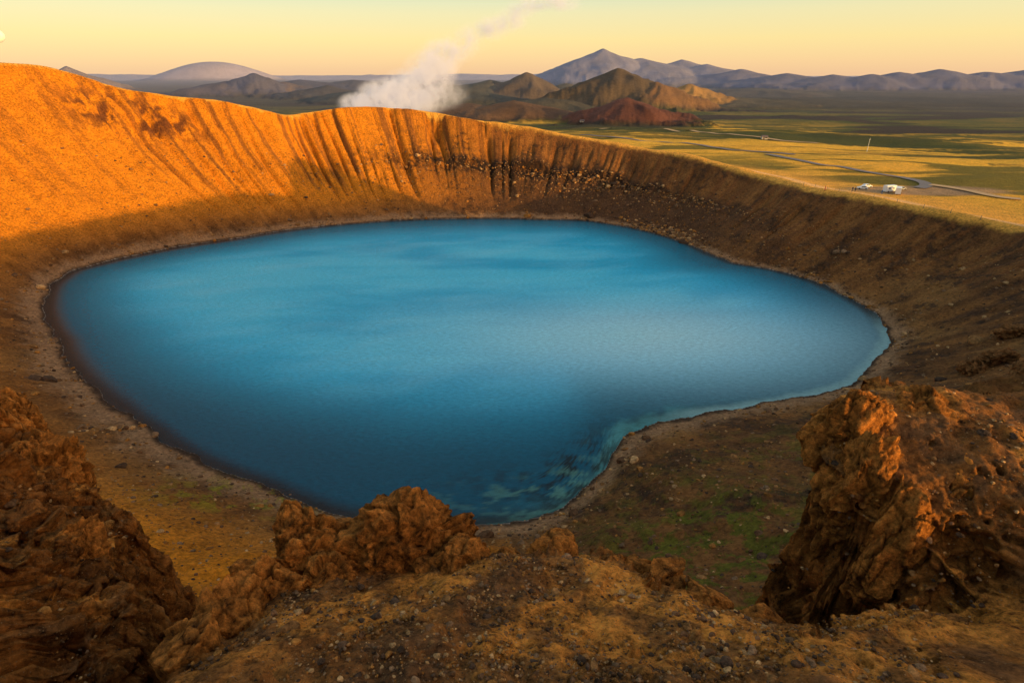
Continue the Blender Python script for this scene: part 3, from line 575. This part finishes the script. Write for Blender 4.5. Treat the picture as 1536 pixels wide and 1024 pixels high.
# ---------------------------------------------------------------- STEAM
stm=bpy.data.materials.new('steam'); stm.use_nodes=True; nt=stm.node_tree; nt.nodes.clear()
o=N(nt,'ShaderNodeOutputMaterial'); pv=N(nt,'ShaderNodeVolumePrincipled'); nt.links.new(pv.outputs[0],o.inputs['Volume']); pv.inputs['Color'].default_value=(.93,.92,.93,1); pv.inputs['Anisotropy'].default_value=-.1
tc=N(nt,'ShaderNodeTexCoord'); ln=N(nt,'ShaderNodeVectorMath',operation='LENGTH'); nt.links.new(tc.outputs['Object'],ln.inputs[0])
mr=N(nt,'ShaderNodeMapRange',interpolation_type='SMOOTHSTEP'); mr.inputs['From Min'].default_value=1; mr.inputs['From Max'].default_value=.1; nt.links.new(ln.outputs['Value'],mr.inputs['Value'])
ge=N(nt,'ShaderNodeNewGeometry'); nn=noise_node(nt,ge.outputs['Position'],.07,7,.72)
mr2=N(nt,'ShaderNodeMapRange'); mr2.inputs['From Min'].default_value=.415; mr2.inputs['From Max'].default_value=.66; nt.links.new(nn.outputs['Fac'],mr2.inputs['Value'])
oi=N(nt,'ShaderNodeObjectInfo'); sc=N(nt,'ShaderNodeSeparateColor'); nt.links.new(oi.outputs['Color'],sc.inputs[0])
dn=mathn(nt,'MULTIPLY',mathn(nt,'MULTIPLY',mr.outputs[0],mr2.outputs[0]),mathn(nt,'MULTIPLY',sc.outputs[0],.24)); nt.links.new(dn,pv.inputs['Density'])
nt.links.new(mathn(nt,'MULTIPLY',dn,.30),pv.inputs['Emission Strength']); pv.inputs['Emission Color'].default_value=(.95,.80,.74,1)  # weak glow added to stand in for light scattered inside the steam
pe=bpy.data.objects.new('steam_plume',None); col.objects.link(pe); base=U(575,160,620); pe.location=base; pe['label']='white geothermal steam plume drifting above the hills'; pe['category']='steam'
bm=bmesh.new(); bmesh.ops.create_icosphere(bm,subdivisions=3,radius=1); pm=bpy.data.meshes.new('steam_puff'); bm.to_mesh(pm); bm.free(); pm.materials.append(stm)
for (u,v,rx,rz,dn_) in [(545,156,44,20,1.3),(580,146,54,30,1.3),(618,134,54,34,.9),(645,110,48,36,.7),(660,88,42,32,.6),(685,74,36,26,.42),(708,58,34,24,.45),(736,44,34,22,.5),(763,32,34,20,.5),(782,14,32,16,.45),(805,6,34,14,.45),(840,5,44,14,.4),(610,156,74,22,.6),(660,140,54,28,.3)]:
    p=U(u,v,620); ob=bpy.data.objects.new('steam_puff',pm); col.objects.link(ob); ob.parent=pe; ob.location=Vector(p-base); k_=620/FL; ob.scale=(rx*k_,rx*k_*.8,rz*k_); ob.color=(dn_,dn_,dn_,1)
# moon
mm=simple('moon_rock',(.75,.73,.68),.9,0,.1,1.5)
v,f=ico(4); mo=mesh_from('moon',v,f,True,mm); mo.location=U(-4,54,30000); mo.scale=(330,330,330); mo['label']='pale full moon low in the evening sky'; mo['category']='moon'
# ---------------------------------------------------------------- LIGHT
EL=math.radians(7.3); sdx,sdy=.85,-.527
sun=bpy.data.lights.new('sun','SUN'); sun.energy=5; sun.angle=math.radians(.5); sun.color=(1,.60,.18); so=bpy.data.objects.new('sun',sun); col.objects.link(so)
dv=Vector((sdx*math.cos(EL),sdy*math.cos(EL),math.sin(EL))); so.rotation_euler=dv.to_track_quat('Z','Y').to_euler()
w=bpy.data.worlds.new('World'); scene.world=w; w.use_nodes=True; nt=w.node_tree; bg=nt.nodes['Background']
sk=N(nt,'ShaderNodeTexSky',sky_type='NISHITA'); sk.sun_disc=False; sk.sun_elevation=EL; sk.sun_rotation=math.atan2(sdx,sdy)
tc=N(nt,'ShaderNodeTexCoord'); sx=N(nt,'ShaderNodeSeparateXYZ'); nt.links.new(tc.outputs['Generated'],sx.inputs[0])
rp_=N(nt,'ShaderNodeValToRGB'); cr_=rp_.color_ramp
stops=[(0,(.93,.58,.34)),(.02,(.99,.66,.34)),(.05,(1.0,.77,.33)),(.085,(.90,.79,.42)),(.12,(.66,.76,.53)),(.22,(.55,.67,.64)),(.5,(.41,.53,.60)),(1,(.34,.48,.61))]
cr_.elements[0].position=0; cr_.elements[0].color=(*stops[0][1],1); cr_.elements[1].position=1; cr_.elements[1].color=(*stops[-1][1],1)
for p,c in stops[1:-1]:
    e=cr_.elements.new(p); e.color=(*c,1)
nt.links.new(sx.outputs['Z'],rp_.inputs[0])
sc_=N(nt,'ShaderNodeVectorMath',operation='SCALE'); sc_.inputs['Scale'].default_value=.04; nt.links.new(sk.outputs[0],sc_.inputs[0])
ad=N(nt,'ShaderNodeVectorMath',operation='ADD'); nt.links.new(sc_.outputs[0],ad.inputs[0])
sg=N(nt,'ShaderNodeVectorMath',operation='SCALE'); sg.inputs['Scale'].default_value=.88; nt.links.new(rp_.outputs[0],sg.inputs[0]); nt.links.new(sg.outputs[0],ad.inputs[1])
dt=N(nt,'ShaderNodeVectorMath',operation='DOT_PRODUCT'); nt.links.new(tc.outputs['Generated'],dt.inputs[0]); dt.inputs[1].default_value=tuple(dv)
gl=mathn(nt,'POWER',mathn(nt,'MAXIMUM',dt.outputs['Value'],0.0),4.0)
gs=N(nt,'ShaderNodeVectorMath',operation='SCALE'); gs.inputs[0].default_value=(2.7,1.35,.36); nt.links.new(gl,gs.inputs['Scale'])
ad2=N(nt,'ShaderNodeVectorMath',operation='ADD'); nt.links.new(ad.outputs[0],ad2.inputs[0]); nt.links.new(gs.outputs[0],ad2.inputs[1])
nt.links.new(ad2.outputs[0],bg.inputs['Color']); bg.inputs['Strength'].default_value=1.0
# ---------------------------------------------------------------- CAMERA
cam=bpy.data.cameras.new('camera'); cam.lens=20; cam.sensor_width=36; cam.clip_start=.1; cam.clip_end=90000; co=bpy.data.objects.new('camera',cam); col.objects.link(co)
co.location=(0,0,CH); co.rotation_euler=(math.pi/2-PITCH,0,0); scene.camera=co
scene.view_settings.view_transform='Standard'; scene.view_settings.look='None'; scene.view_settings.exposure=0
